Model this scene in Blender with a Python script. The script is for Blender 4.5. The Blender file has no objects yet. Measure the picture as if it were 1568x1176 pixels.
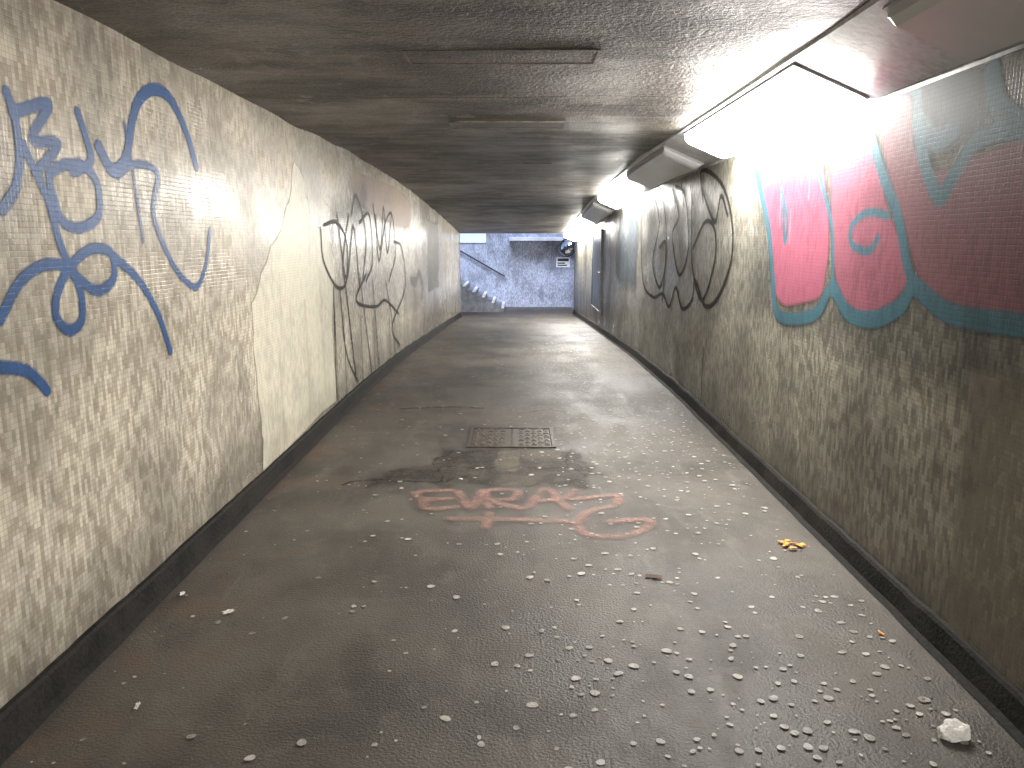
import bpy, bmesh, math, random
import numpy as np
from mathutils import Vector, noise, Matrix

random.seed(7)
scene = bpy.context.scene
XL, XR = -1.64, 1.66
EYE = 1.58
Y0 = -5.0

# ------------------------------------------------------------------ profile of the underpass (metres)
def interp(tab):
    xs = [a for a, _ in tab]; ys = [b for _, b in tab]
    fine = np.arange(xs[0] - 2, xs[-1] + 2, 0.05)
    v = np.interp(fine, xs, ys)
    k = np.hanning(41); k /= k.sum()
    vp = np.concatenate([np.full(20, v[0]), v, np.full(20, v[-1])])
    s = np.convolve(vp, k, mode='valid')
    return lambda y: float(np.interp(y, fine, s))
floor_z = interp([(-8, 0), (8, 0), (11, -.07), (13.7, -.19), (18, -.38), (22, -.58), (24, -.63), (30, -.63)])
ceil_z = interp([(-8, 2.40), (8, 2.40), (11, 2.34), (13.7, 2.22), (18, 1.98), (22, 1.73), (30, 1.55)])

# ------------------------------------------------------------------ node helpers
class NT:
    def __init__(s, name):
        s.mat = bpy.data.materials.new(name); s.mat.use_nodes = True
        s.t = s.mat.node_tree; s.t.nodes.clear()
        s.out = s.t.nodes.new('ShaderNodeOutputMaterial')
    def n(s, typ): return s.t.nodes.new(typ)
    def put(s, sock, v):
        if isinstance(v, bpy.types.NodeSocket): s.t.links.new(v, sock)
        elif isinstance(v, (tuple, list)):
            v = tuple(v)
            if len(sock.default_value) == 4 and len(v) == 3: v = v + (1,)
            sock.default_value = v
        else: sock.default_value = v
    def m(s, op, a, b=None, c=None, clamp=False):
        nd = s.n('ShaderNodeMath'); nd.operation = op; nd.use_clamp = clamp
        s.put(nd.inputs[0], a)
        if b is not None: s.put(nd.inputs[1], b)
        if c is not None: s.put(nd.inputs[2], c)
        return nd.outputs[0]
    def rng(s, v, a, b, c=0., d=1.):
        nd = s.n('ShaderNodeMapRange'); nd.clamp = True; nd.interpolation_type = 'SMOOTHSTEP'
        s.put(nd.inputs[0], v)
        for i, x in enumerate((a, b, c, d)): nd.inputs[i + 1].default_value = x
        return nd.outputs[0]
    def mix(s, f, a, b, mode='MIX'):
        nd = s.n('ShaderNodeMix'); nd.data_type = 'RGBA'; nd.blend_type = mode
        s.put(nd.inputs[0], f); s.put(nd.inputs[6], a); s.put(nd.inputs[7], b)
        return nd.outputs[2]
    def pos(s):
        g = s.n('ShaderNodeNewGeometry'); sp = s.n('ShaderNodeSeparateXYZ')
        s.t.links.new(g.outputs['Position'], sp.inputs[0])
        return sp.outputs
    def vec(s, x, y, z):
        c = s.n('ShaderNodeCombineXYZ')
        s.put(c.inputs[0], x); s.put(c.inputs[1], y); s.put(c.inputs[2], z)
        return c.outputs[0]
    def noise(s, v, scale, detail=3., rough=.55):
        nd = s.n('ShaderNodeTexNoise'); s.put(nd.inputs['Vector'], v)
        nd.inputs['Scale'].default_value = scale; nd.inputs['Detail'].default_value = detail
        nd.inputs['Roughness'].default_value = rough
        return nd.outputs[0]
    def white(s, v):
        nd = s.n('ShaderNodeTexWhiteNoise'); nd.noise_dimensions = '3D'; s.put(nd.inputs['Vector'], v)
        return nd.outputs['Value']
    def bump(s, h, strength, dist=.01):
        nd = s.n('ShaderNodeBump'); nd.inputs['Strength'].default_value = strength
        nd.inputs['Distance'].default_value = dist; s.put(nd.inputs['Height'], h)
        return nd.outputs[0]
    def bsdf(s, col, rough=.5, normal=None, spec=.5, metal=0.):
        nd = s.n('ShaderNodeBsdfPrincipled')
        s.put(nd.inputs['Base Color'], col); s.put(nd.inputs['Roughness'], rough)
        nd.inputs['Specular IOR Level'].default_value = spec; nd.inputs['Metallic'].default_value = metal
        if normal is not None: s.put(nd.inputs['Normal'], normal)
        return nd.outputs[0]
    def done(s, sh):
        s.t.links.new(sh, s.out.inputs[0]); return s.mat

def scaled(nt, v, c):
    return nt.mix(1.0, c, nt.vec(v, v, v), 'MULTIPLY')

def mosaic(nt, dark, light, axis='Y', tile=.019, stain=(.58, 1.10), seed=0.):
    """small square mosaic tiles; light and dark tiles clustered in short upright dashes"""
    p = nt.pos(); u = p[1] if axis == 'Y' else p[0]; v = p[2]
    uu = nt.m('DIVIDE', u, tile); vv = nt.m('DIVIDE', v, tile)
    su = nt.m('FLOOR', uu); sv = nt.m('FLOOR', vv)
    wn = nt.white(nt.vec(su, sv, seed))
    wc = nt.white(nt.vec(su, 3.1, seed))
    sv3 = nt.m('FLOOR', nt.m('ADD', nt.m('DIVIDE', sv, 3.), nt.m('MULTIPLY', wc, 3.)))
    wd = nt.white(nt.vec(su, sv3, seed + 2.))
    nz = nt.noise(nt.vec(nt.m('MULTIPLY', su, .62), nt.m('MULTIPLY', sv, .24), seed), 1., 0., .5)
    f = nt.rng(nt.m('ADD', nt.m('MULTIPLY', nz, .72), nt.m('MULTIPLY', wd, .28)), .34, .66)
    fac = nt.m('ADD', nt.m('MULTIPLY', f, .80), nt.m('MULTIPLY', wn, .20))
    col = nt.mix(fac, dark, light)
    st = nt.noise(nt.vec(nt.m('MULTIPLY', u, 1.5), nt.m('MULTIPLY', v, 1.3), seed + 4), 1.0, 5., .65)
    st2 = nt.noise(nt.vec(nt.m('MULTIPLY', u, 9.), nt.m('MULTIPLY', v, .9), seed + 9), 1.0, 3., .6)
    k = nt.rng(nt.m('ADD', nt.m('MULTIPLY', st, .78), nt.m('MULTIPLY', st2, .22)), .36, .60, stain[0], stain[1])
    col = scaled(nt, k, col)
    fu = nt.m('FRACT', uu); fv = nt.m('FRACT', vv)
    eu = nt.m('MINIMUM', fu, nt.m('SUBTRACT', 1., fu)); ev = nt.m('MINIMUM', fv, nt.m('SUBTRACT', 1., fv))
    g = nt.rng(nt.m('MINIMUM', eu, ev), .02, .13)
    col = nt.mix(nt.m('MULTIPLY', nt.m('SUBTRACT', 1., g), .35), col, tuple(c * .5 for c in dark))
    wavy = nt.noise(nt.vec(u, v, seed), 14., 1.)
    h = nt.m('ADD', nt.m('MULTIPLY', g, .45), nt.m('MULTIPLY', wn, .40))
    h = nt.m('ADD', h, nt.m('MULTIPLY', wavy, .8))
    return col, h, st, u, v, fac

def wall_mat(name, dark, light, rough, axis='Y', seed=0., stain=(.58, 1.10), foot=True, bump=.26, spec=.5):
    nt = NT(name)
    col, h, st, u, v, fac = mosaic(nt, dark, light, axis, stain=stain, seed=seed)
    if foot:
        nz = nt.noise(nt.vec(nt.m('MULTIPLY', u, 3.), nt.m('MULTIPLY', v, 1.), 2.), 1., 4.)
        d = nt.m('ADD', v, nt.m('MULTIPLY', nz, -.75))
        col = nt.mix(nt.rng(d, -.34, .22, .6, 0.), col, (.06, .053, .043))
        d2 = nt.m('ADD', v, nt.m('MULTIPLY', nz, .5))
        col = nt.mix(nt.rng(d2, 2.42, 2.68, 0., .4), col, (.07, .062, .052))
    r = nt.noise(nt.vec(nt.m('MULTIPLY', u, 4.), nt.m('MULTIPLY', v, 1.1), seed + 20), 1., 4., .6)
    col = nt.mix(nt.rng(r, .60, .74, 0., .40), col, (.15, .12, .085))
    rr = nt.m('ADD', nt.rng(st, .35, .65, rough + .12, rough - .06), nt.m('MULTIPLY', fac, -.04))
    return nt.done(nt.bsdf(col, rr, nt.bump(h, bump, .003), spec=spec))

def simple(name, c1, c2, scale=8., rough=.6, bump=.2, metal=0., dist=.01, spec=.5):
    nt = NT(name); p = nt.pos(); v = nt.vec(p[0], p[1], p[2])
    a = nt.noise(v, scale, 5., .6); b = nt.noise(v, scale * 12, 2.)
    f = nt.rng(nt.m('ADD', nt.m('MULTIPLY', a, .7), nt.m('MULTIPLY', b, .3)), .38, .62)
    return nt.done(nt.bsdf(nt.mix(f, c1, c2), nt.rng(a, .3, .7, rough - .08, rough + .08), nt.bump(b, bump, dist), metal=metal, spec=spec))

# ------------------------------------------------------------------ materials
M_left = wall_mat('mosaic_cream', (.38, .335, .255), (.72, .67, .55), .23, seed=1.)
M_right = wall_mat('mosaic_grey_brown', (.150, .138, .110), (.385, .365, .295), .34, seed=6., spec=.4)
M_far = wall_mat('mosaic_blue_grey', (.24, .27, .37), (.50, .55, .70), .5, 'X', seed=11., foot=False)

def floor_mat():
    nt = NT('worn_asphalt'); p = nt.pos(); v = nt.vec(p[0], p[1], p[2])
    big = nt.noise(v, .9, 5., .6); mid = nt.noise(v, 7., 4., .65); fine = nt.noise(v, 260., 1.); vf = nt.noise(v, 90., 1.)
    col = nt.mix(nt.rng(big, .35, .62), (.040, .035, .029), (.090, .080, .066))
    col = nt.mix(nt.rng(mid, .52, .70, 0., .4), col, (.135, .120, .102))
    damp = nt.noise(nt.vec(nt.m('MULTIPLY', p[0], 2.2), nt.m('MULTIPLY', p[1], 1.1), 4.), 1., 5., .7)
    col = nt.mix(nt.rng(damp, .50, .62, 0., .5), col, (.026, .022, .018))
    col = nt.mix(nt.rng(fine, .58, .70, 0., .5), col, (.21, .19, .165))
    rust = nt.noise(v, 2.3, 3.)
    lf = nt.rng(p[0], -1.5, -.9, 1., 0.)
    col = nt.mix(nt.m('MULTIPLY', lf, nt.rng(rust, .5, .62, 0., .5)), col, (.13, .078, .05))
    scuff = nt.noise(nt.vec(nt.m('MULTIPLY', p[0], 5.), nt.m('MULTIPLY', p[1], 1.3), 0.), 1., 4., .7)
    col = nt.mix(nt.rng(scuff, .56, .70, 0., .3), col, (.17, .152, .13))
    r = nt.rng(damp, .40, .62, .60, .46)
    h = nt.m('ADD', nt.m('MULTIPLY', fine, .5), nt.m('MULTIPLY', vf, 1.3))
    return nt.done(nt.bsdf(col, r, nt.bump(h, .6, .005), spec=.45))
M_floor = floor_mat()

def ceil_mat():
    nt = NT('sooty_concrete'); p = nt.pos(); v = nt.vec(p[0], p[1], p[2])
    streak = nt.noise(nt.vec(nt.m('MULTIPLY', p[0], .9), nt.m('MULTIPLY', p[1], 3.2), 0.), 1., 5., .68)
    big = nt.noise(v, 1.0, 4., .6)
    f = nt.rng(nt.m('ADD', nt.m('MULTIPLY', streak, .6), nt.m('MULTIPLY', big, .4)), .40, .60)
    col = nt.mix(f, (.030, .026, .022), (.165, .147, .120))
    pale = nt.noise(v, 6., 4., .72)
    col = nt.mix(nt.rng(pale, .56, .66, 0., .55), col, (.27, .245, .205))
    col = nt.mix(nt.rng(pale, .44, .36, 0., .5), col, (.024, .021, .018))
    sp = nt.noise(v, 75., 2., .7)
    col = nt.mix(nt.rng(sp, .56, .64, 0., .5), col, (.28, .255, .215))
    col = nt.mix(nt.rng(sp, .44, .36, 0., .6), col, (.018, .016, .014))
    fr = nt.m('FRACT', nt.m('DIVIDE', nt.m('ADD', p[1], nt.m('MULTIPLY', big, .05)), 2.44))
    e = nt.m('MINIMUM', fr, nt.m('SUBTRACT', 1., fr))
    j = nt.rng(e, .001, .006)
    col = nt.mix(nt.m('MULTIPLY', nt.m('SUBTRACT', 1., j), .6), col, (.02, .016, .012))
    h = nt.m('ADD', nt.m('MULTIPLY', nt.noise(v, 38., 3., .75), 3.0), j)
    return nt.done(nt.bsdf(col, nt.rng(big, .35, .65, .52, .38), nt.bump(h, .9, .010)))
M_ceil = ceil_mat()
M_skirt = simple('bitumen_skirting', (.007, .0065, .006), (.024, .022, .019), 5., .75, .4, spec=.2)
M_trunk = simple('dirty_white_enamel', (.36, .37, .38), (.66, .68, .70), 2.5, .35, .1)
M_house = simple('lamp_housing_metal', (.3, .3, .3), (.45, .45, .44), 4., .4, .1)
M_conc = simple('pale_concrete', (.5, .53, .6), (.68, .72, .82), 3., .8, .3)
M_dark_conc = simple('concrete', (.14, .135, .13), (.28, .27, .26), 3., .85, .4)
M_step = simple('step_concrete', (.13, .14, .175), (.25, .27, .33), 6., .7, .3)
M_nose = simple('white_nosing', (.76, .80, .86), (.88, .92, .96), 8., .5, .1)
M_rail = simple('handrail_paint', (.02, .02, .03), (.05, .05, .06), 8., .4, .1)
M_gum = simple('trodden_gum', (.17, .158, .135), (.48, .46, .415), 9., .6, .0)
M_iron = simple('cast_iron', (.022, .018, .014), (.075, .06, .045), 14., .45, .4)
M_peel = simple('orange_peel_rind', (.80, .26, .02), (.95, .5, .12), 60., .45, .3)
M_rock = simple('white_rubble', (.78, .76, .71), (.9, .88, .84), 20., .8, .5)
M_paper = simple('litter_paper', (.5, .48, .43), (.8, .76, .7), 30., .8, .2)
M_leaf = simple('dry_leaf', (.05, .03, .02), (.12, .07, .04), 30., .8, .2)
M_door = simple('door_paint_dark', (.03, .035, .045), (.07, .08, .10), 3., .35, .1)
M_frame = simple('door_frame_paint', (.10, .11, .12), (.2, .21, .23), 3., .5, .1)
M_ground = simple('street_paving', (.12, .12, .115), (.22, .215, .2), 1.5, .85, .3)
M_panelblue = simple('pale_blue_enamel', (.74, .84, .95), (.82, .9, .97), 3., .4, .05)
M_black = simple('black_plastic', (.015, .015, .017), (.04, .04, .045), 8., .4, .1)
LAMP = 66.
def lit_mat():
    nt = NT('lit_diffuser'); e = nt.n('ShaderNodeEmission')
    e.inputs[0].default_value = (1., .965, .91, 1); e.inputs[1].default_value = LAMP
    return nt.done(e.outputs[0])
M_lit = lit_mat()
nt = NT('mirror_glass'); M_mirror = nt.done(nt.bsdf((.8, .82, .85), .05, metal=1.))
nt = NT('unlit_diffuser'); p = nt.pos()
M_unlit = nt.done(nt.bsdf(nt.mix(nt.noise(nt.vec(p[0], p[1], p[2]), 3., 5.), (.56, .57, .59), (.78, .80, .83)), .3))

# ------------------------------------------------------------------ mesh helpers
def mesh_obj(name, verts, faces, mat=None, smooth=False, parent=None):
    me = bpy.data.meshes.new(name); me.from_pydata([tuple(v) for v in verts], [], faces); me.update()
    ob = bpy.data.objects.new(name, me); scene.collection.objects.link(ob)
    for m in (mat if isinstance(mat, list) else [mat] if mat else []): me.materials.append(m)
    if smooth: me.polygons.foreach_set('use_smooth', [True] * len(me.polygons))
    if parent: ob.parent = parent
    return ob
def empty(name):
    e = bpy.data.objects.new(name, None); scene.collection.objects.link(e); return e
def sweep(name, ys, prof, mat, closed=False, smooth=False, caps=False, parent=None):
    V = []; F = []; n = None
    for y in ys:
        pr = prof(y); n = len(pr); V += [(a, y, b) for a, b in pr]
    m = n if closed else n - 1
    for i in range(len(ys) - 1):
        for j in range(m):
            a = i * n + j; b = i * n + (j + 1) % n
            F.append((a, b, b + n, a + n))
    if caps:
        F.append(tuple(range(n))); F.append(tuple(reversed(range((len(ys) - 1) * n, len(ys) * n))))
    return mesh_obj(name, V, F, mat, smooth, parent)
def boxes(name, lst, mat, parent=None, bevel=0.):
    V = []; F = []
    for (x0, x1, y0, y1, z0, z1) in lst:
        o = len(V)
        V += [(x, y, z) for x in (x0, x1) for y in (y0, y1) for z in (z0, z1)]
        F += [tuple(o + k for k in q) for q in ((0, 1, 3, 2), (4, 6, 7, 5), (0, 4, 5, 1), (2, 3, 7, 6), (0, 2, 6, 4), (1, 5, 7, 3))]
    ob = mesh_obj(name, V, F, mat, parent=parent)
    if bevel:
        b = ob.modifiers.new('b', 'BEVEL'); b.width = bevel; b.segments = 2
    return ob

ys = list(np.arange(Y0, 22.01, .25))
ysR = list(np.arange(Y0, 23.41, .25)) + [23.4]

# ------------------------------------------------------------------ tunnel shell
fx = np.linspace(-1.70, 1.72, 16)
sweep('footpath', ys + [22.4, 23, 24, 26.0], lambda y: [(x, floor_z(y) + .004 * noise.noise((x * 1.3, y * .7, 0))) for x in fx], M_floor, smooth=True)
sweep('tiled_wall', ys, lambda y: [(XL, floor_z(y) - .05), (XL, ceil_z(y) + .05)], M_left)
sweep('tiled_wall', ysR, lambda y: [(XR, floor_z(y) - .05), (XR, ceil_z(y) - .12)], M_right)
cx = np.linspace(-1.68, 1.30, 30)
sweep('ceiling', list(np.arange(Y0, 22.5, .12)), lambda y: [(x, ceil_z(y) + .010 * noise.noise((x * 1.1, y * 1.6, 3)) + (.020 * noise.noise((1, y * 1.1, 8)) if x < -1.4 else 0)) for x in cx], M_ceil, smooth=True)
boxes('rear_light_block', [(-1.8, 1.8, Y0 - .2, Y0, -.2, 2.8)], M_dark_conc)  # unseen cap behind the camera, added to keep sky light out

def skirt_prof(side):
    def f(y):
        z = floor_z(y); w = .055 + .008 * noise.noise((y * 3, side, 0)); h = .105 + .010 * noise.noise((y * 2, side, 5)) + .006 * noise.noise((y * 9, side, 5))
        x0 = XL if side < 0 else XR; s = -side
        return [(x0 - s * .01, z + h + .01), (x0 + s * .016, z + h + .004), (x0 + s * .026, z + h - .008), (x0 + s * (w - .012), z + .02), (x0 + s * (w + .012), z + .003)]
    return f
sweep('skirting', list(np.arange(Y0, 22.0, .06)), skirt_prof(-1), M_skirt, smooth=False)
sweep('skirting', list(np.arange(Y0, 23.35, .06)), skirt_prof(1), M_skirt, smooth=False)

# corner trunking that carries the lamps
def tr(y, t, off):
    c = ceil_z(y); ax, az, bx, bz = 1.235, c - .002, XR - .004, c - .18
    dx, dz = bx - ax, bz - az; L = math.hypot(dx, dz); nx, nz = dz / L, -dx / L
    return (ax + dx * t + nx * off, az + dz * t + nz * off)
sweep('lamp_trunking', list(np.arange(Y0, 22.6, .3)), lambda y: [(1.225, ceil_z(y) + .01), tr(y, 0.0, .0), tr(y, .02, .012), tr(y, .97, .012), tr(y, 1., .0), (XR - .003, ceil_z(y) - .205), (XR + .02, ceil_z(y) - .205)], M_trunk)

def lamp(yc, lit):
    e = empty('lit_fluorescent_lamp' if lit else 'fluorescent_lamp')
    y0, y1 = yc - 1.22, yc + 1.22
    yy = list(np.linspace(y0, y1, 6))
    sweep('housing', yy, lambda y: [tr(y, .08, .010), tr(y, .08, .026), tr(y, .92, .026), tr(y, .92, .010)], M_house, closed=True, caps=True, parent=e)
    yd = [y0 + .02, y0 + .04, y0 + .07] + [yc] + [y1 - .07, y1 - .04, y1 - .02]
    def pf(y):
        k = min(1., (min(y - y0, y1 - y) - .02) / .05)
        b = .026; d = b + .058 * (.35 + .65 * math.sqrt(max(k, 0)))
        return [tr(y, .10, b), tr(y, .12, b + (d - b) * .7), tr(y, .19, d), tr(y, .81, d), tr(y, .88, b + (d - b) * .7), tr(y, .90, b)]
    sweep('diffuser', yd, pf, M_lit if lit else M_unlit, closed=True, caps=True, parent=e)
    return e
for yc, l in ((-1.6, True), (1.7, False), (5.03, True), (8.3, False), (11.6, True), (14.9, False), (18.2, True), (21.2, True)):  # first lamp is unseen behind the camera, added to brighten the foreground
    lamp(yc, l)

# ------------------------------------------------------------------ ceiling hatches (old light recess covers)
def hatch(x0, x1, y0, y1, k=1.):
    e = empty('ceiling_hatch')
    z = lambda y: ceil_z(y)
    w = .010
    L = [(x0, x1, y0, y0 + w), (x0, x1, y1 - w, y1), (x0, x0 + w, y0 + w, y1 - w), (x1 - w, x1, y0 + w, y1 - w)]
    boxes('frame', [(a, b, c, d, z(c) - .007 * k, z(c) + .02) for a, b, c, d in L], M_hframe, e)
    boxes('cover', [(x0 + w, x1 - w, y0 + w, y1 - w, z(y0) - .0055 * k, z(y0) + .02)], M_ceil, e)
M_hframe = simple('weathered_frame', (.04, .035, .028), (.24, .215, .175), 9., .5, .4)
hatch(-.52, .36, 3.66, 3.94); hatch(-.50, .33, 5.80, 6.12, 1.8); hatch(-.46, .36, 8.5, 8.8)

# ------------------------------------------------------------------ sprayed / painted marks as thin skins on the walls and floor
AL = '0123456789abcdefghijklmnopqrstuvwxyzABCDEFGHIJKLMNOPQRSTUVWXYZ'
def dec(s):
    """wall coordinates in whole centimetres: pairs (distance along wall, height)"""
    o = []
    for i in range(0, len(s), 4):
        a = AL.index(s[i]) * 36 + AL.index(s[i + 1]); b = AL.index(s[i + 2]) * 36 + AL.index(s[i + 3])
        o.append((a / 100, b / 100))
    return o
def smooth(pts, n=6):
    P = [np.array(p, float) for p in pts]
    if len(P) < 3: return P
    Q = [2 * P[0] - P[1]] + P + [2 * P[-1] - P[-2]]; out = []
    for i in range(1, len(Q) - 2):
        for k in range(n):
            t = k / n
            out.append(.5 * ((2 * Q[i]) + (-Q[i - 1] + Q[i + 1]) * t + (2 * Q[i - 1] - 5 * Q[i] + 4 * Q[i + 1] - Q[i + 2]) * t * t + (-Q[i - 1] + 3 * Q[i] - 3 * Q[i + 1] + Q[i + 2]) * t ** 3))
    out.append(P[-1]); return out
def dist_line(U, V, pts):
    D = np.full(U.shape, 1e9)
    for a, b in zip(pts[:-1], pts[1:]):
        dx, dy = b[0] - a[0], b[1] - a[1]; L = dx * dx + dy * dy + 1e-12
        t = np.clip(((U - a[0]) * dx + (V - a[1]) * dy) / L, 0, 1)
        D = np.minimum(D, np.hypot(U - a[0] - t * dx, V - a[1] - t * dy))
    return D
def inside(U, V, pts):
    r = np.zeros(U.shape, bool); n = len(pts); j = n - 1
    for i in range(n):
        xi, yi = pts[i]; xj, yj = pts[j]
        c = ((yi > V) != (yj > V)) & (U < (xj - xi) * (V - yi) / (yj - yi + 1e-12) + xi)
        r ^= c; j = i
    return r
def skin(name, u0, u1, v0, v1, step, layers, place, rough=.45, tile=True, axis='Y', stepu=None, wearing=.45, spec=.3):
    nu = int((u1 - u0) / (stepu or step)) + 1; nv = int((v1 - v0) / step) + 1
    U, V = np.meshgrid(np.linspace(u0, u1, nu), np.linspace(v0, v1, nv), indexing='ij')
    rgb = np.zeros(U.shape + (3,)); rgb[:] = layers[0][2]; A = np.zeros(U.shape)
    for L in layers:
        kind, pts, col, wid, soft, op = L
        if kind == 'line': a = 1 - np.clip((dist_line(U, V, smooth(pts)) - (wid / 2 - soft)) / (2 * soft), 0, 1)
        elif kind == 'poly':
            sp = smooth(pts + [pts[0]], 4) if wid else pts
            d = dist_line(U, V, list(sp) + [sp[0]]); ins = inside(U, V, [(p[0], p[1]) for p in sp])
            d = np.where(ins, -d, d); a = 1 - np.clip((d + soft) / (2 * soft), 0, 1)
        a = a * a * (3 - 2 * a) * op
        if A.max() > 0:
            rgb = rgb * (1 - a[..., None]) + np.array(col) * a[..., None]
            empt = (A < .02) & (a > 0); rgb[empt] = col
        A = A + a - A * a
    idx = np.arange(nu * nv).reshape(nu, nv)
    q = np.stack([idx[:-1, :-1], idx[1:, :-1], idx[1:, 1:], idx[:-1, 1:]], -1).reshape(-1, 4)
    keep = (A.reshape(-1)[q].max(1) > .01); q = q[keep]
    used = np.unique(q); remap = -np.ones(nu * nv, int); remap[used] = np.arange(len(used))
    P = [place(u, v) for u, v in zip(U.reshape(-1)[used], V.reshape(-1)[used])]
    ob = mesh_obj(name, P, [tuple(f) for f in remap[q].tolist()])
    at = ob.data.color_attributes.new('paint', 'FLOAT_COLOR', 'POINT')
    dat = np.concatenate([rgb.reshape(-1, 3)[used], A.reshape(-1, 1)[used]], 1).astype(np.float32)
    at.data.foreach_set('color', dat.reshape(-1))
    nt = NT(name + '_paint'); at = nt.n('ShaderNodeAttribute'); at.attribute_name = 'paint'; at.attribute_type = 'GEOMETRY'
    col = at.outputs['Color']
    if tile:
        mc, h, st, u, v, fac = mosaic(nt, (.74, .74, .74), (1., 1., 1.), axis, seed=1. if XL + .01 > P[0][0] else 6., stain=(.75, 1.05))
        col = nt.mix(1., col, mc, 'MULTIPLY'); nrm = nt.bump(h, .24, .003)
        wear = nt.m('SUBTRACT', 1., nt.m('MULTIPLY', nt.rng(nt.m('ADD', nt.m('MULTIPLY', st, .8), nt.m('MULTIPLY', fac, .2)), .5, .75), wearing))
    else:
        p = nt.pos(); v = nt.vec(p[0], p[1], p[2]); f1 = nt.noise(v, 60., 3., .7); f2 = nt.noise(v, 9., 3., .6)
        wear = nt.m('MULTIPLY', nt.rng(f1, .32, .58, .3, 1.), nt.rng(f2, .34, .58, .5, 1.)); nrm = nt.bump(nt.noise(v, 200., 1.), .5, .004)
    al = nt.m('MULTIPLY', at.outputs['Alpha'], wear)
    mx = nt.n('ShaderNodeMixShader'); tr_ = nt.n('ShaderNodeBsdfTransparent')
    nt.put(mx.inputs[0], al); nt.t.links.new(tr_.outputs[0], mx.inputs[1]); nt.t.links.new(nt.bsdf(col, rough, nrm, spec=spec), mx.inputs[2])
    ob.data.materials.append(nt.done(mx.outputs[0]))
    return ob
onL = lambda u, v: (XL + .003, u, v)
onL2 = lambda u, v: (XL + .005, u, v)
onR = lambda u, v: (XR - .003, u, v)
onR2 = lambda u, v: (XR - .005, u, v)

BLUE = (.045, .13, .34)
def ln(pts, col, w, soft=.006, op=1.): return ('line', pts, col, w, soft, op)
def pg(pts, col, sm=0, soft=.01, op=1.): return ('poly', pts, col, sm, soft, op)
K1 = [(2.62, 2.04), (2.65, 1.96), (2.65, 1.84), (2.61, 1.74), (2.53, 1.67)]
K2 = [(2.64, 1.98), (2.85, 2.04), (2.73, 1.91), (2.88, 1.91), (2.75, 1.81)]
K3 = [(3.03, 2.04), (3.07, 1.96), (3.09, 1.87), (2.96, 1.82)]
O = [(2.9, 1.84), (2.81, 1.8), (2.82, 1.73), (2.86, 1.64), (2.98, 1.62), (3.11, 1.67), (3.12, 1.79), (3.03, 1.85), (2.9, 1.84)]
A_ = [(3.16, 1.93), (3.25, 1.85), (3.37, 1.91), (3.46, 2.08), (3.55, 2.18), (3.7, 2.24), (3.86, 2.22), (4.01, 2.09), (4.1, 1.94)]
B_ = [(3.28, 1.83), (3.44, 1.89), (3.65, 1.87), (3.58, 1.68), (3.73, 1.47), (3.88, 1.37), (4.01, 1.34), (4.14, 1.45), (4.22, 1.62)]
C_ = dec('6u3p76407l457z43853u843k7v3h7o3n7r3w82458g4a8u488u3y8i3u873y7z457u4f7r4q7l507g58')
D_ = dec('8v479e3x9u3ha42y'); E_ = [(2.30, 1.20)] + dec('6r3a733779337e2y'); F_ = dec('9e5p9j519m4d')
skin('blue_graffiti', 2.2, 4.4, .95, 2.32, .008, [ln(p, BLUE, .042) for p in (K1, K2, K3, O, C_, D_, E_)] + [ln(A_, BLUE, .055), ln(B_, BLUE, .035, .008, .9), ln(F_, BLUE, .026, .008, .7)], onL, .30, wearing=.3, spec=.5)

cream = dec('ge5ygy5qh955hm4oiw4jjk3uj02aj60ddg0cdg1adb2gdc39dy3rf94lg25d')
def wob(pts, a=.03, n=8, fr=9):
    o = []
    for i in range(len(pts)):
        p, q = pts[i], pts[(i + 1) % len(pts)]
        for k in range(n):
            t = k / n; x = p[0] + (q[0] - p[0]) * t; y = p[1] + (q[1] - p[1]) * t
            o.append((x + a * noise.noise((x * fr, y * fr, 1)), y + a * 2 * noise.noise((x * fr, y * fr, 7))))
    return o
def wobl(pts, a=.03, n=8):
    return wob(pts, a, n)[:(len(pts) - 1) * n]
CR = (.82, .785, .63)
skin('cream_paint_patch', 4.6, 7.1, .10, 2.2, .012, [pg(wob(cream, .035, 4), CR, 0, .010, .97),
    ln([(6.0, 1.1), (6.02, .6), (6.0, .15)], (.40, .34, .22), .05, .025, .3), ln([(5.3, .9), (5.31, .5), (5.3, .15)], (.40, .34, .22), .04, .02, .3), ln([(6.5, 1.3), (6.5, .8), (6.52, .3)], (.40, .34, .22), .08, .04, .3),
    pg([(4.9, .1), (6.8, .1), (6.7, .32), (6.0, .24), (5.4, .3), (4.95, .22)], (.34, .30, .22), 1, .10, .35)], onL, .36, wearing=.12)
BK = (.018, .018, .018)
ks = ['ia4mig3vjo37kt3al04bjy4sim4p', 'ld50ki3tkr2yll0j', 'lp50mh5knq4hn036', 'mt4uoc53on3pnh35', 'pg54ps3ora4ysq57t93trm2x', 'jb37j60g', 'k033kh1flu0e', 'mk3en91to003', 'oj33p70b', 'qy2zs31ism04', 't14aux40vj2gs21ats0c', 'nj3clz2ooy29qu2bto1l']
L = []
for i, k in enumerate(ks):
    pts = dec(k); L.append(ln(pts, BK, .032 if i < 5 or i > 9 else .024, .008, 1.))
for yy_, zz_ in ((6.95, 1.0), (7.3, .9), (8.1, .8), (8.8, .7), (9.9, .8), (10.3, .7)): L.append(ln([(yy_, zz_), (yy_ + .02, zz_ * .5), (yy_ + .01, .1)], BK, .016, .006, .85))
L += [ln([(9.0, 1.95), (9.4, 1.45), (9.7, 1.95), (9.9, 1.4), (10.3, 1.9)], BK, .034, .008, 1.), ln([(7.2, 1.8), (7.5, 1.2), (7.9, 1.7), (8.1, 1.1)], BK, .03, .008, 1.)]
skin('black_graffiti', 6.4, 11.7, .02, 2.1, .010, L, onL2, .55, stepu=.018, wearing=.1, spec=.15)
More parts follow.
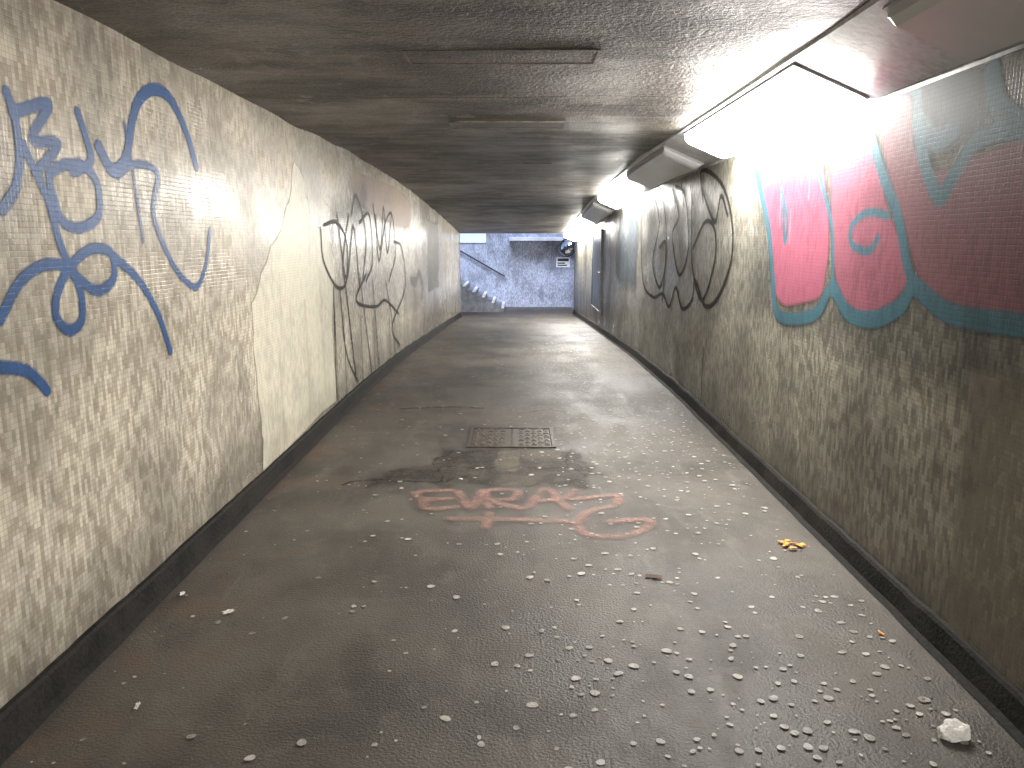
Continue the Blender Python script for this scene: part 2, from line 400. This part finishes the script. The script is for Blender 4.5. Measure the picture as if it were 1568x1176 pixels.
skin('overpaint_patch', 7.6, 16.5, .1, 2.25, .02, [pg([(14.3, .62), (14.3, 1.9), (16.2, 1.86), (16.2, .62)], (.36, .35, .32), 0, .03, .8), pg([(8.0, 1.9), (8.1, 2.25), (11.8, 2.2), (11.9, 1.72), (9.5, 1.8)], (.56, .42, .34), 1, .08, .6),
    pg([(11.2, .5), (11.3, .95), (13.4, 1.0), (13.3, .5)], (.4, .37, .33), 1, .08, .4), ln([(12, .95), (12.6, .9), (13, 1.02), (13.4, .85)], (.08, .08, .08), .12, .04, .7)], onL, stepu=.04)
skin('soot_stain', 2.2, 9, .1, 2.35, .02, [pg([(6.9, 1.5), (7.0, 1.9), (7.6, 2.0), (8.6, 2.1), (8.4, 1.7), (7.6, 1.6)], (.12, .135, .11), 1, .15, .45)], lambda u, v: (XL + .004, u, v), stepu=.03)

# right wall, black bubble letters
bs = ['ty6fu34rt92ur02fp72no12cn52zm42gkx2skm3bjf2ri732h83wha4qi35hjd5xkf62kd5r', 'rq61q84xr93mpt2tou3pp24wq75yrr69', 'o75un251nx4hmr3dll45ma5jnp5w', 'lf5il43sjs2vin3vit4mjt4sl045', 'kb5miu4sic5cho4w', 'q243ox47p62g']
L = [ln(dec(b), BK, .036, .008, 1.) for b in bs] + [ln([(6.95, .62), (6.98, .4), (6.97, .13)], BK, .018, .006, .8)]
L += [ln([(9.9 - .42 * i, 2.12 - .04 * (i % 2)), (9.75 - .42 * i, 1.9)], BK, .026, .008, .9) for i in range(7)]
skin('black_bubble_graffiti', 5.8, 10.9, .1, 2.24, .010, L, onR2, .55, stepu=.016, wearing=.1, spec=.15)

PK = (.40, .115, .175); PK2 = (.25, .105, .125); BL = (.06, .16, .21)
f1 = dec('fg5mec5rdd5scj5vbw4jbw3vc33icx3cdp39ea3jep4cf552'); f2 = dec('c762b364am5ra64x9k4a9c3z9o3nak3ebe3pbs4j')
f3 = dec('al639q629j5h91558i56865876566k3q7w3o8n3r963z9m4la558')
f3 = [p if p[0] > 2.3 else (2.28, p[1]) for p in f3]
os_ = [dec(s) for s in ('bs3lc639d632e033ea3jer4kfk5ift5we75yd064bj68ai679o659h5m96558u4u8m51875d785e', 'e558dr4odu4ce254', 'cy5xc854bs4jbl3l', 'a14oam4qb34kb14bai48a94e')]
L = [pg([(5.6, 2.0), (5.65, 1.2), (5.2, 1.1), (2.3, 1.05), (2.3, 2.22), (4.8, 2.2)], (.10, .105, .10), 1, .12, .35), pg(f1, PK, 1, .02), pg(f2, (.34, .11, .155), 1, .02), pg(f3, PK2, 1, .02),
     pg([(3.42, 2.02), (3.42, 2.2), (3.1, 2.2), (2.9, 2.16), (2.87, 2.0), (3.1, 1.93), (3.27, 1.9)], (.08, .12, .13), 1, .03, .8)]
for o in os_[:1]: L.append(ln(o, BL, .078, .010, .97))
for o in os_[1:]: L.append(ln(o, BL, .042, .008, .95))
o5 = [(4.18, 1.34), (3.95, 1.21), (3.66, 1.21), (3.42, 1.29), (3.32, 1.38), (3.1, 1.31), (2.87, 1.29), (2.28, 1.31)]
o6 = [(3.95, 2.18), (3.72, 1.89), (3.52, 1.68), (3.4, 1.48), (3.32, 1.38)]
o7 = [(3.42, 2.07), (3.27, 1.97), (3.13, 1.98)]; o8 = [(2.91, 2.15), (2.85, 2.03), (2.7, 1.95), (2.4, 1.93)]
L += [ln(o5, BL, .085, .010, .97), ln(o6, BL, .07, .009, .97), ln(o7, BL, .09, .012, .95), ln(o8, BL, .10, .012, .95)]
L += [ln([(x, 1.75 + dy), (x - .01, 1.55 + dy)], (.6, .4, .45), .014, .006, .6) for x, dy in ((5.1, .1), (4.9, .0), (4.62, .25))]
skin('pink_and_blue_graffiti', 2.25, 5.9, .95, 2.235, .008, L, onR, .5, stepu=.010, wearing=.2, spec=.2)
skin('brown_tile_repair', 1.6, 2.95, .1, 1.2, .02, [pg([(1.6, .1), (2.84, .1), (2.84, 1.12), (1.6, 1.12)], (.30, .27, .215), 0, .01, .6)], onR2)
skin('faded_blue_overpaint', 9.5, 15, .3, 2.2, .03, [pg([(11.2, .9), (11.2, 1.9), (13.2, 1.9), (13.3, .9)], (.12, .16, .2), 1, .12, .6), pg([(9.7, 1.5), (10, 2.0), (10.8, 2.1), (10.7, 1.3)], (.15, .17, .18), 1, .15, .4)], onR, stepu=.05)

# floor paint, worn asphalt repairs
onF = lambda u, v: (u, v, floor_z(v) + .007)
PF = (.34, .20, .165)
fl = [[(-.43, 4.77), (-.63, 4.73), (-.58, 4.59), (-.42, 4.61)], [(-.58, 4.59), (-.54, 4.43), (-.38, 4.45)], [(-.38, 4.73), (-.28, 4.45), (-.23, 4.77)],
      [(-.17, 4.45), (-.2, 4.75), (-.02, 4.77), (-.03, 4.61), (-.17, 4.57), (.02, 4.43)], [(.06, 4.46), (.17, 4.8), (.23, 4.61), (.11, 4.57)], [(.23, 4.61), (.3, 4.43)],
      [(.36, 4.78), (.31, 4.61), (.6, 4.68), (.6, 4.53)], [(-.39, 4.26), (-.05, 4.25), (.28, 4.22)], [(-.17, 4.34), (-.18, 4.13)],
      [(.57, 4.49), (.41, 4.38), (.33, 4.17), (.38, 4.02), (.55, 4.0), (.69, 4.1), (.74, 4.25), (.52, 4.22)]]
skin('pink_floor_graffiti', -.8, .9, 3.85, 4.95, .01, [ln(p, PF, .056, .024, .72) for p in fl], onF, .6, tile=False)
DK = (.022, .018, .014); LT = (.19, .165, .13)
onF1 = lambda u, v: (u, v, floor_z(v) + .0045)
CK = (.010, .008, .006)
skin('asphalt_repair', -1.2, .9, 4.6, 8.2, .013, [
    pg(wob([(-1.0, 4.86), (-.72, 4.98), (-.45, 4.84), (.0, 4.95), (.45, 4.85), (.55, 5.3), (.42, 5.75), (-.55, 5.75), (-.62, 5.35), (-.9, 5.2)], .06), DK, 0, .03, .5),
    pg(wob([(-.16, 5.2), (-.16, 5.72), (.02, 5.72), (.0, 5.2)]), LT, 0, .012, .7), pg(wob([(.03, 5.5), (.03, 5.74), (.35, 5.74), (.3, 5.5)]), LT, 0, .012, .6),
    pg(wob([(-.2, 4.88), (-.1, 5.12), (.12, 5.05), (.1, 4.85)]), LT, 0, .02, .5),
    ln(wobl([(-1.15, 4.9), (-.9, 5.0), (-.6, 4.92), (-.3, 5.1)]), CK, .02, .008, .9), ln(wobl([(-.6, 5.3), (-.1, 5.25), (.35, 5.3), (.6, 5.1)]), CK, .018, .008, .9),
    ln(wobl([(-.5, 5.72), (-.62, 5.4), (-.5, 5.1), (-.55, 4.9)]), CK, .014, .007, .8), ln(wobl([(.4, 5.75), (.33, 5.4), (.45, 5.1), (.3, 4.9)]), CK, .014, .007, .8),
    ln(wobl([(-1.1, 7.2), (-.6, 7.3), (-.3, 7.22)]), CK, .03, .01, .8), ln(wobl([(.0, 7.0), (.3, 7.2), (.5, 6.9)]), CK, .02, .01, .5)], onF1, .6, tile=False)

# ------------------------------------------------------------------ manhole cover
mh = empty('manhole_cover')
x0, x1, y0, y1 = -.40, .29, 5.82, 6.46
boxes('frame', [(x0, x1, y0, y0 + .03, -.01, .009), (x0, x1, y1 - .03, y1, -.01, .009), (x0, x0 + .03, y0 + .03, y1 - .03, -.01, .009), (x1 - .03, x1, y0 + .03, y1 - .03, -.01, .009)], M_iron, mh)
boxes('lid', [(x0 + .035, -.06, y0 + .035, y1 - .035, -.01, .004), (-.05, x1 - .035, y0 + .035, y1 - .035, -.01, .004)], M_iron, mh)
st = []
for i in range(12):
    for j in range(9):
        a = x0 + .05 + i * .0505; b = y0 + .055 + j * .061
        if abs(a + .055 + .018) < .03: continue
        if (i + j) % 2: st.append((a, a + .038, b + .012, b + .026, .003, .010))
        else: st.append((a + .012, a + .026, b, b + .042, .003, .010))
M_stud = simple('worn_iron', (.07, .06, .048), (.17, .155, .13), 20., .45, .2)
boxes('studs', st, M_stud, mh)

# ------------------------------------------------------------------ trodden gum spots
V = []; F = []
cells = {}
def free(x, y, r):
    cx_, cy_ = int(x // .06), int(y // .06)
    for i in (-1, 0, 1):
        for j in (-1, 0, 1):
            for (a, b, q) in cells.get((cx_ + i, cy_ + j), ()):
                if (a - x) ** 2 + (b - y) ** 2 < (1.25 * (q + r)) ** 2: return False
    cells.setdefault((cx_, cy_), []).append((x, y, r)); return True
def spot(x, y, r):
    if not free(x, y, r): return
    o = len(V); n = 12; z = floor_z(y) + .0048; a0 = random.gauss(0, .5); el = random.uniform(.68, 1.)
    ca, sa = math.cos(a0), math.sin(a0); ph = random.random() * 6.28
    V.append((x, y, z + .0002))
    for k in range(n):
        a = 6.283 * k / n; rr = r * (1 + .10 * math.sin(2 * a + ph) + .07 * math.sin(3 * a + 2 * ph) + random.uniform(-.04, .04))
        dx, dy = rr * math.cos(a), rr * el * math.sin(a)
        V.append((x + dx * ca - dy * sa, y + dx * sa + dy * ca, z))
    for k in range(n): F.append((o, o + 1 + k, o + 1 + (k + 1) % n))
c = 0
while c < 2900:
    x = random.uniform(-1.5, 1.52); y = 1.5 + 18 * random.random() ** 1.3
    dens = .24 + .76 * max(0, min(1, (x + .2) / .8))
    dens *= .55 + .9 * max(0, noise.noise((x * 1.6, y * 1.0, 4)) + .4)
    if x < -.3 : dens *= .9
    if y < 3 and x < -.6: dens *= .6
    if 2.9 < y < 4.6 and x > .2: dens *= .7
    if -.45 < x < .33 and 5.8 < y < 6.5: continue
    if random.random() > dens: continue
    spot(x, y, random.choice((.004, .006, .007, .009, .011, .013, .016, .018)) * random.uniform(.8, 1.1)); c += 1
for _ in range(900):
    y = random.gauss(8.8, 1.9); x = random.gauss(.85, .28)
    if 5 < y < 15 and .1 < x < 1.5: spot(x, y, random.uniform(.006, .015))
for _ in range(90):
    spot(random.uniform(.15, 1.5), random.uniform(1.7, 3.0), random.uniform(.009, .018))
mesh_obj('chewing_gum_spots', V, F, M_gum, smooth=False)

# ------------------------------------------------------------------ litter
def curl(name, n_piece, cx, cy, r, mat, size):
    V = []; F = []
    for i in range(n_piece):
        a = i * 2.4 + random.random(); d = r * math.sqrt((i + .5) / n_piece); px, py = cx + d * math.cos(a), cy + d * math.sin(a)
        s = size * random.uniform(.6, 1.1); rot = random.random() * 6.28; o = len(V); n = 6; tilt = random.uniform(-.3, .4)
        for j in range(n + 1):
            for k in range(n + 1):
                u = (j / n - .5) * 2; v = (k / n - .5) * 2
                rx, ry = u * s * (1 - .35 * v * v), v * s * .55 * (1 - .5 * u * u)
                z = .006 + .35 * s * (1 - u * u * .8) * (1 if i % 2 else .55) + tilt * ry + .1 * s
                V.append((px + rx * math.cos(rot) - ry * math.sin(rot), py + rx * math.sin(rot) + ry * math.cos(rot), max(z, .007)))
        for j in range(n):
            for k in range(n):
                q = o + j * (n + 1) + k; F.append((q, q + 1, q + n + 2, q + n + 1))
    ob = mesh_obj(name, V, F, mat, smooth=True)
    s = ob.modifiers.new('s', 'SOLIDIFY'); s.thickness = .003
    return ob
curl('orange_peel', 8, 1.43, 3.88, .062, M_peel, .027)
def lump(name, x, y, r, sc, mat, seed):
    bm = bmesh.new(); bmesh.ops.create_icosphere(bm, subdivisions=4, radius=r)
    for v in bm.verts:
        n = v.co.normalized(); c = n * 1.7 + Vector((seed, 0, 0))
        k = 1 + .28 * noise.noise(c) + .10 * noise.noise(c * 2.7) + .04 * noise.noise(c * 8)
        v.co = Vector((n.x * r * k * sc[0], n.y * r * k * sc[1], max(n.z * r * k * sc[2], -r * .45)))
    me = bpy.data.meshes.new(name); bm.to_mesh(me); bm.free(); me.materials.append(mat)
    ob = bpy.data.objects.new(name, me); scene.collection.objects.link(ob); ob.location = (x, y, .006 + r * .42); return ob
lump('white_rubble_lump', 1.40, 2.28, .041, (1.15, .8, .85), M_rock, 4.)
def scrap(name, x, y, w, l, mat, rot):
    n = 5; V = []; F = []
    for j in range(n + 1):
        for k in range(n + 1):
            u = (j / n - .5) * w * (1 + .25 * math.sin(k * 2.3 + x)); v = (k / n - .5) * l * (1 + .2 * math.cos(j * 1.9))
            V.append((x + u * math.cos(rot) - v * math.sin(rot), y + u * math.sin(rot) + v * math.cos(rot), floor_z(y) + .009 + .006 * abs(noise.noise((j * .7 + x, k * .7, y)))))
    for j in range(n):
        for k in range(n):
            q = j * (n + 1) + k; F.append((q, q + 1, q + n + 2, q + n + 1))
    return mesh_obj(name, V, F, mat)
scrap('paper_scrap', -1.51, 3.28, .02, .035, M_paper, .3)
scrap('paper_scrap', -1.24, 3.11, .045, .03, M_paper, .6)
scrap('dry_leaf', .64, 3.48, .08, .035, M_leaf, -.3)
scrap('paper_scrap', -1.3, 2.42, .015, .04, M_paper, .2)
scrap('cigarette_butt', -.38, 5.0, .012, .03, M_paper, .9)
scrap('cigarette_butt', 1.47, 2.95, .014, .03, M_peel, .4)
V = []; F = []
def grit(x, y, r):
    o = len(V); z = floor_z(y) + .005
    p = [(random.uniform(.6, 1.2) * r * math.cos(a + .5), random.uniform(.6, 1.2) * r * math.sin(a + .5)) for a in (0, 1.25, 2.5, 3.8, 5.0)]
    V.append((x, y, z + r * .8)); V.extend([(x + a, y + b, z) for a, b in p])
    for k in range(5): F.append((o, o + 1 + k, o + 1 + (k + 1) % 5))
for _ in range(420):
    s = random.choice((-1, 1)); y = random.uniform(1.8, 16)
    x = s * (1.56 - abs(random.gauss(0, .09))); grit(x, y, random.uniform(.002, .007))
for _ in range(140): grit(random.uniform(-1.4, 1.4), random.uniform(1.8, 10), random.uniform(.0015, .004))
mesh_obj('grit', V, F, M_dark_conc)

# ------------------------------------------------------------------ steel door on the right wall
d = empty('steel_door')
z0 = floor_z(16.6)
boxes('leaf', [(XR - .028, XR + .01, 15.75, 17.5, z0 + .45, z0 + 2.0)], M_door, d, .004)
boxes('frame', [(XR - .04, XR + .01, 15.66, 15.75, z0 + .4, z0 + 2.08), (XR - .04, XR + .01, 17.5, 17.59, z0 + .4, z0 + 2.08), (XR - .04, XR + .01, 15.75, 17.5, z0 + 2.0, z0 + 2.08), (XR - .04, XR + .01, 15.75, 17.5, z0 + .4, z0 + .45)], M_frame, d)
boxes('handle', [(XR - .07, XR - .02, 15.85, 15.99, z0 + 1.2, z0 + 1.23)], M_house, d)

# ------------------------------------------------------------------ open stair well at the far end
ZF = floor_z(25); YF = 25.7; ST = 3.0
boxes('court_paving', [(-9.5, -1.70, 22.3, YF, ZF - .3, ZF - .004), (1.72, 3.2, 22.9, YF, ZF - .3, ZF - .004)], M_step)
boxes('far_tiled_wall', [(-10, 3.4, YF, YF + .3, ZF - .3, ST)], M_far)
boxes('portal_wall', [(-10, XL - .002, 22.0, 22.3, ZF - .3, ST - .01), (XL - .002, 1.9, 22.42, 22.72, ceil_z(22.4) - .005, ST - .01), (XR + .002, 3.4, 23.4, 23.7, ZF - .3, ST - .01)], M_dark_conc)
boxes('end_retaining_wall', [(3.2, 3.5, 22.0, YF, ZF - .3, ST - .01)], M_far)
boxes('concrete_canopy', [(-.30, 3.3, 25.2, YF - .01, 1.50, 1.62)], M_conc, bevel=.01)
stair = empty('concrete_staircase')
tr_b = []; no_b = []
for i in range(21):
    xa = -.45 - .29 * i; z = ZF + .165 * (i + 1)
    tr_b.append((-9.6, xa, 23.75, YF - .01, z - .165, z))
    no_b.append((xa - .075, xa + .006, 23.74, YF - .012, z - .04, z + .006))
boxes('steps', tr_b, M_step, stair); boxes('nosings', no_b, M_nose, stair)
hr = empty('stair_handrail')
def tube(name, a, b, r, mat, parent):
    a, b = Vector(a), Vector(b); d = b - a
    bm = bmesh.new(); bmesh.ops.create_cone(bm, cap_ends=True, segments=12, radius1=r, radius2=r, depth=d.length)
    bmesh.ops.transform(bm, matrix=Matrix.Translation((a + b) / 2) @ d.to_track_quat('Z', 'Y').to_matrix().to_4x4(), verts=bm.verts)
    me = bpy.data.meshes.new(name); bm.to_mesh(me); bm.free(); me.materials.append(mat)
    o = bpy.data.objects.new(name, me); scene.collection.objects.link(o); o.parent = parent; return o
sl = .165 / .29
tube('rail', (-.45, YF - .09, ZF + 1.0), (-6.4, YF - .09, ZF + 1.0 + 5.95 * sl), .024, M_rail, hr)
for k in range(7):
    x = -.6 - k * .95; z = ZF + 1.0 + (-.45 - x) * sl
    tube('bracket', (x, YF - .09, z), (x, YF + .01, z - .06), .012, M_rail, hr)
boxes('pale_wall_panel', [(-2.6, -1.05, YF - .03, YF - .004, 1.44, 1.80)], M_panelblue)  # plain pale blue panel for the pale patch above the handrail
mr = empty('convex_mirror')
bm = bmesh.new(); bmesh.ops.create_uvsphere(bm, u_segments=32, v_segments=16, radius=.5)
bmesh.ops.delete(bm, geom=[v for v in bm.verts if v.co.z < .42], context='VERTS')
for v in bm.verts: v.co = Vector((v.co.x, v.co.y, v.co.z - .42))
me = bpy.data.meshes.new('glass'); bm.to_mesh(me); bm.free(); me.materials.append(M_mirror)
g = bpy.data.objects.new('glass', me); scene.collection.objects.link(g); g.parent = mr
bpy.ops.mesh.primitive_torus_add(major_radius=.27, minor_radius=.022, major_segments=40, minor_segments=8)
t = bpy.context.object; t.name = 'rim'; t.data.materials.append(M_black); t.parent = mr
mr.location = (1.50, 24.55, 1.30); mr.rotation_euler = (math.radians(78), 0, math.radians(-25))
tube('bracket', (0, 0, -.02), (.1, -.0, -.9), .02, M_black, mr)
sg = empty('direction_sign')
boxes('plate', [(1.22, 1.66, YF - .03, YF - .004, .66, .98)], M_nose, sg)
boxes('lettering', [(1.26, 1.62, YF - .034, YF - .031, .85, .94), (1.26, 1.5, YF - .034, YF - .031, .77, .81), (1.26, 1.56, YF - .034, YF - .031, .70, .74)], M_black, sg)

# street level ground above, one sheet with the opening of the stair well
G = 400.
V = [(-G, -G), (G, -G), (G, G), (-G, G), (-10, 22.7), (3.5, 22.7), (3.5, 26.0), (-10, 26.0)]
mesh_obj('ground', [(a, b, ST + .02) for a, b in V], [(0, 1, 5, 4), (1, 2, 6, 5), (2, 3, 7, 6), (3, 0, 4, 7)], M_ground)
rl = empty('street_railing')
for k in range(28): tube('baluster', (-9.9 + k * .49, 26.15, ST), (-9.9 + k * .49, 26.15, ST + 1.05), .012, M_rail, rl)
tube('top_rail', (-10, 26.15, ST + 1.05), (3.5, 26.15, ST + 1.05), .022, M_rail, rl)

# ------------------------------------------------------------------ daylight
w = bpy.data.worlds.new('World'); scene.world = w; w.use_nodes = True
wn = w.node_tree; wn.nodes.clear()
sky = wn.nodes.new('ShaderNodeTexSky'); sky.sky_type = 'NISHITA'; sky.sun_disc = False
sky.sun_elevation = math.radians(56); sky.sun_rotation = math.radians(195)
bg = wn.nodes.new('ShaderNodeBackground'); bg.inputs[1].default_value = .15; wo = wn.nodes.new('ShaderNodeOutputWorld')
wn.links.new(sky.outputs[0], bg.inputs[0]); wn.links.new(bg.outputs[0], wo.inputs[0])
sd = bpy.data.lights.new('sun', 'SUN'); sd.energy = 5.0; sd.angle = math.radians(25); sd.color = (.76, .84, 1.)
so = bpy.data.objects.new('sun', sd); scene.collection.objects.link(so)
az, el = math.radians(195), math.radians(56)
dirv = Vector((math.sin(az) * math.cos(el), math.cos(az) * math.cos(el), math.sin(el)))
so.rotation_euler = dirv.to_track_quat('Z', 'Y').to_euler(); so.location = (0, 30, 20)

# ------------------------------------------------------------------ camera
cd = bpy.data.cameras.new('camera'); cd.sensor_width = 36; cd.lens = 36 * 1200 / 1568; cd.clip_end = 1500; cd.clip_start = .05
co = bpy.data.objects.new('camera', cd); scene.collection.objects.link(co)
co.location = (0, 0, EYE); co.rotation_euler = (math.radians(90 - 10.53), 0, math.radians(.48))
scene.camera = co
scene.view_settings.view_transform = 'Standard'; scene.view_settings.look = 'None'; scene.view_settings.exposure = 0
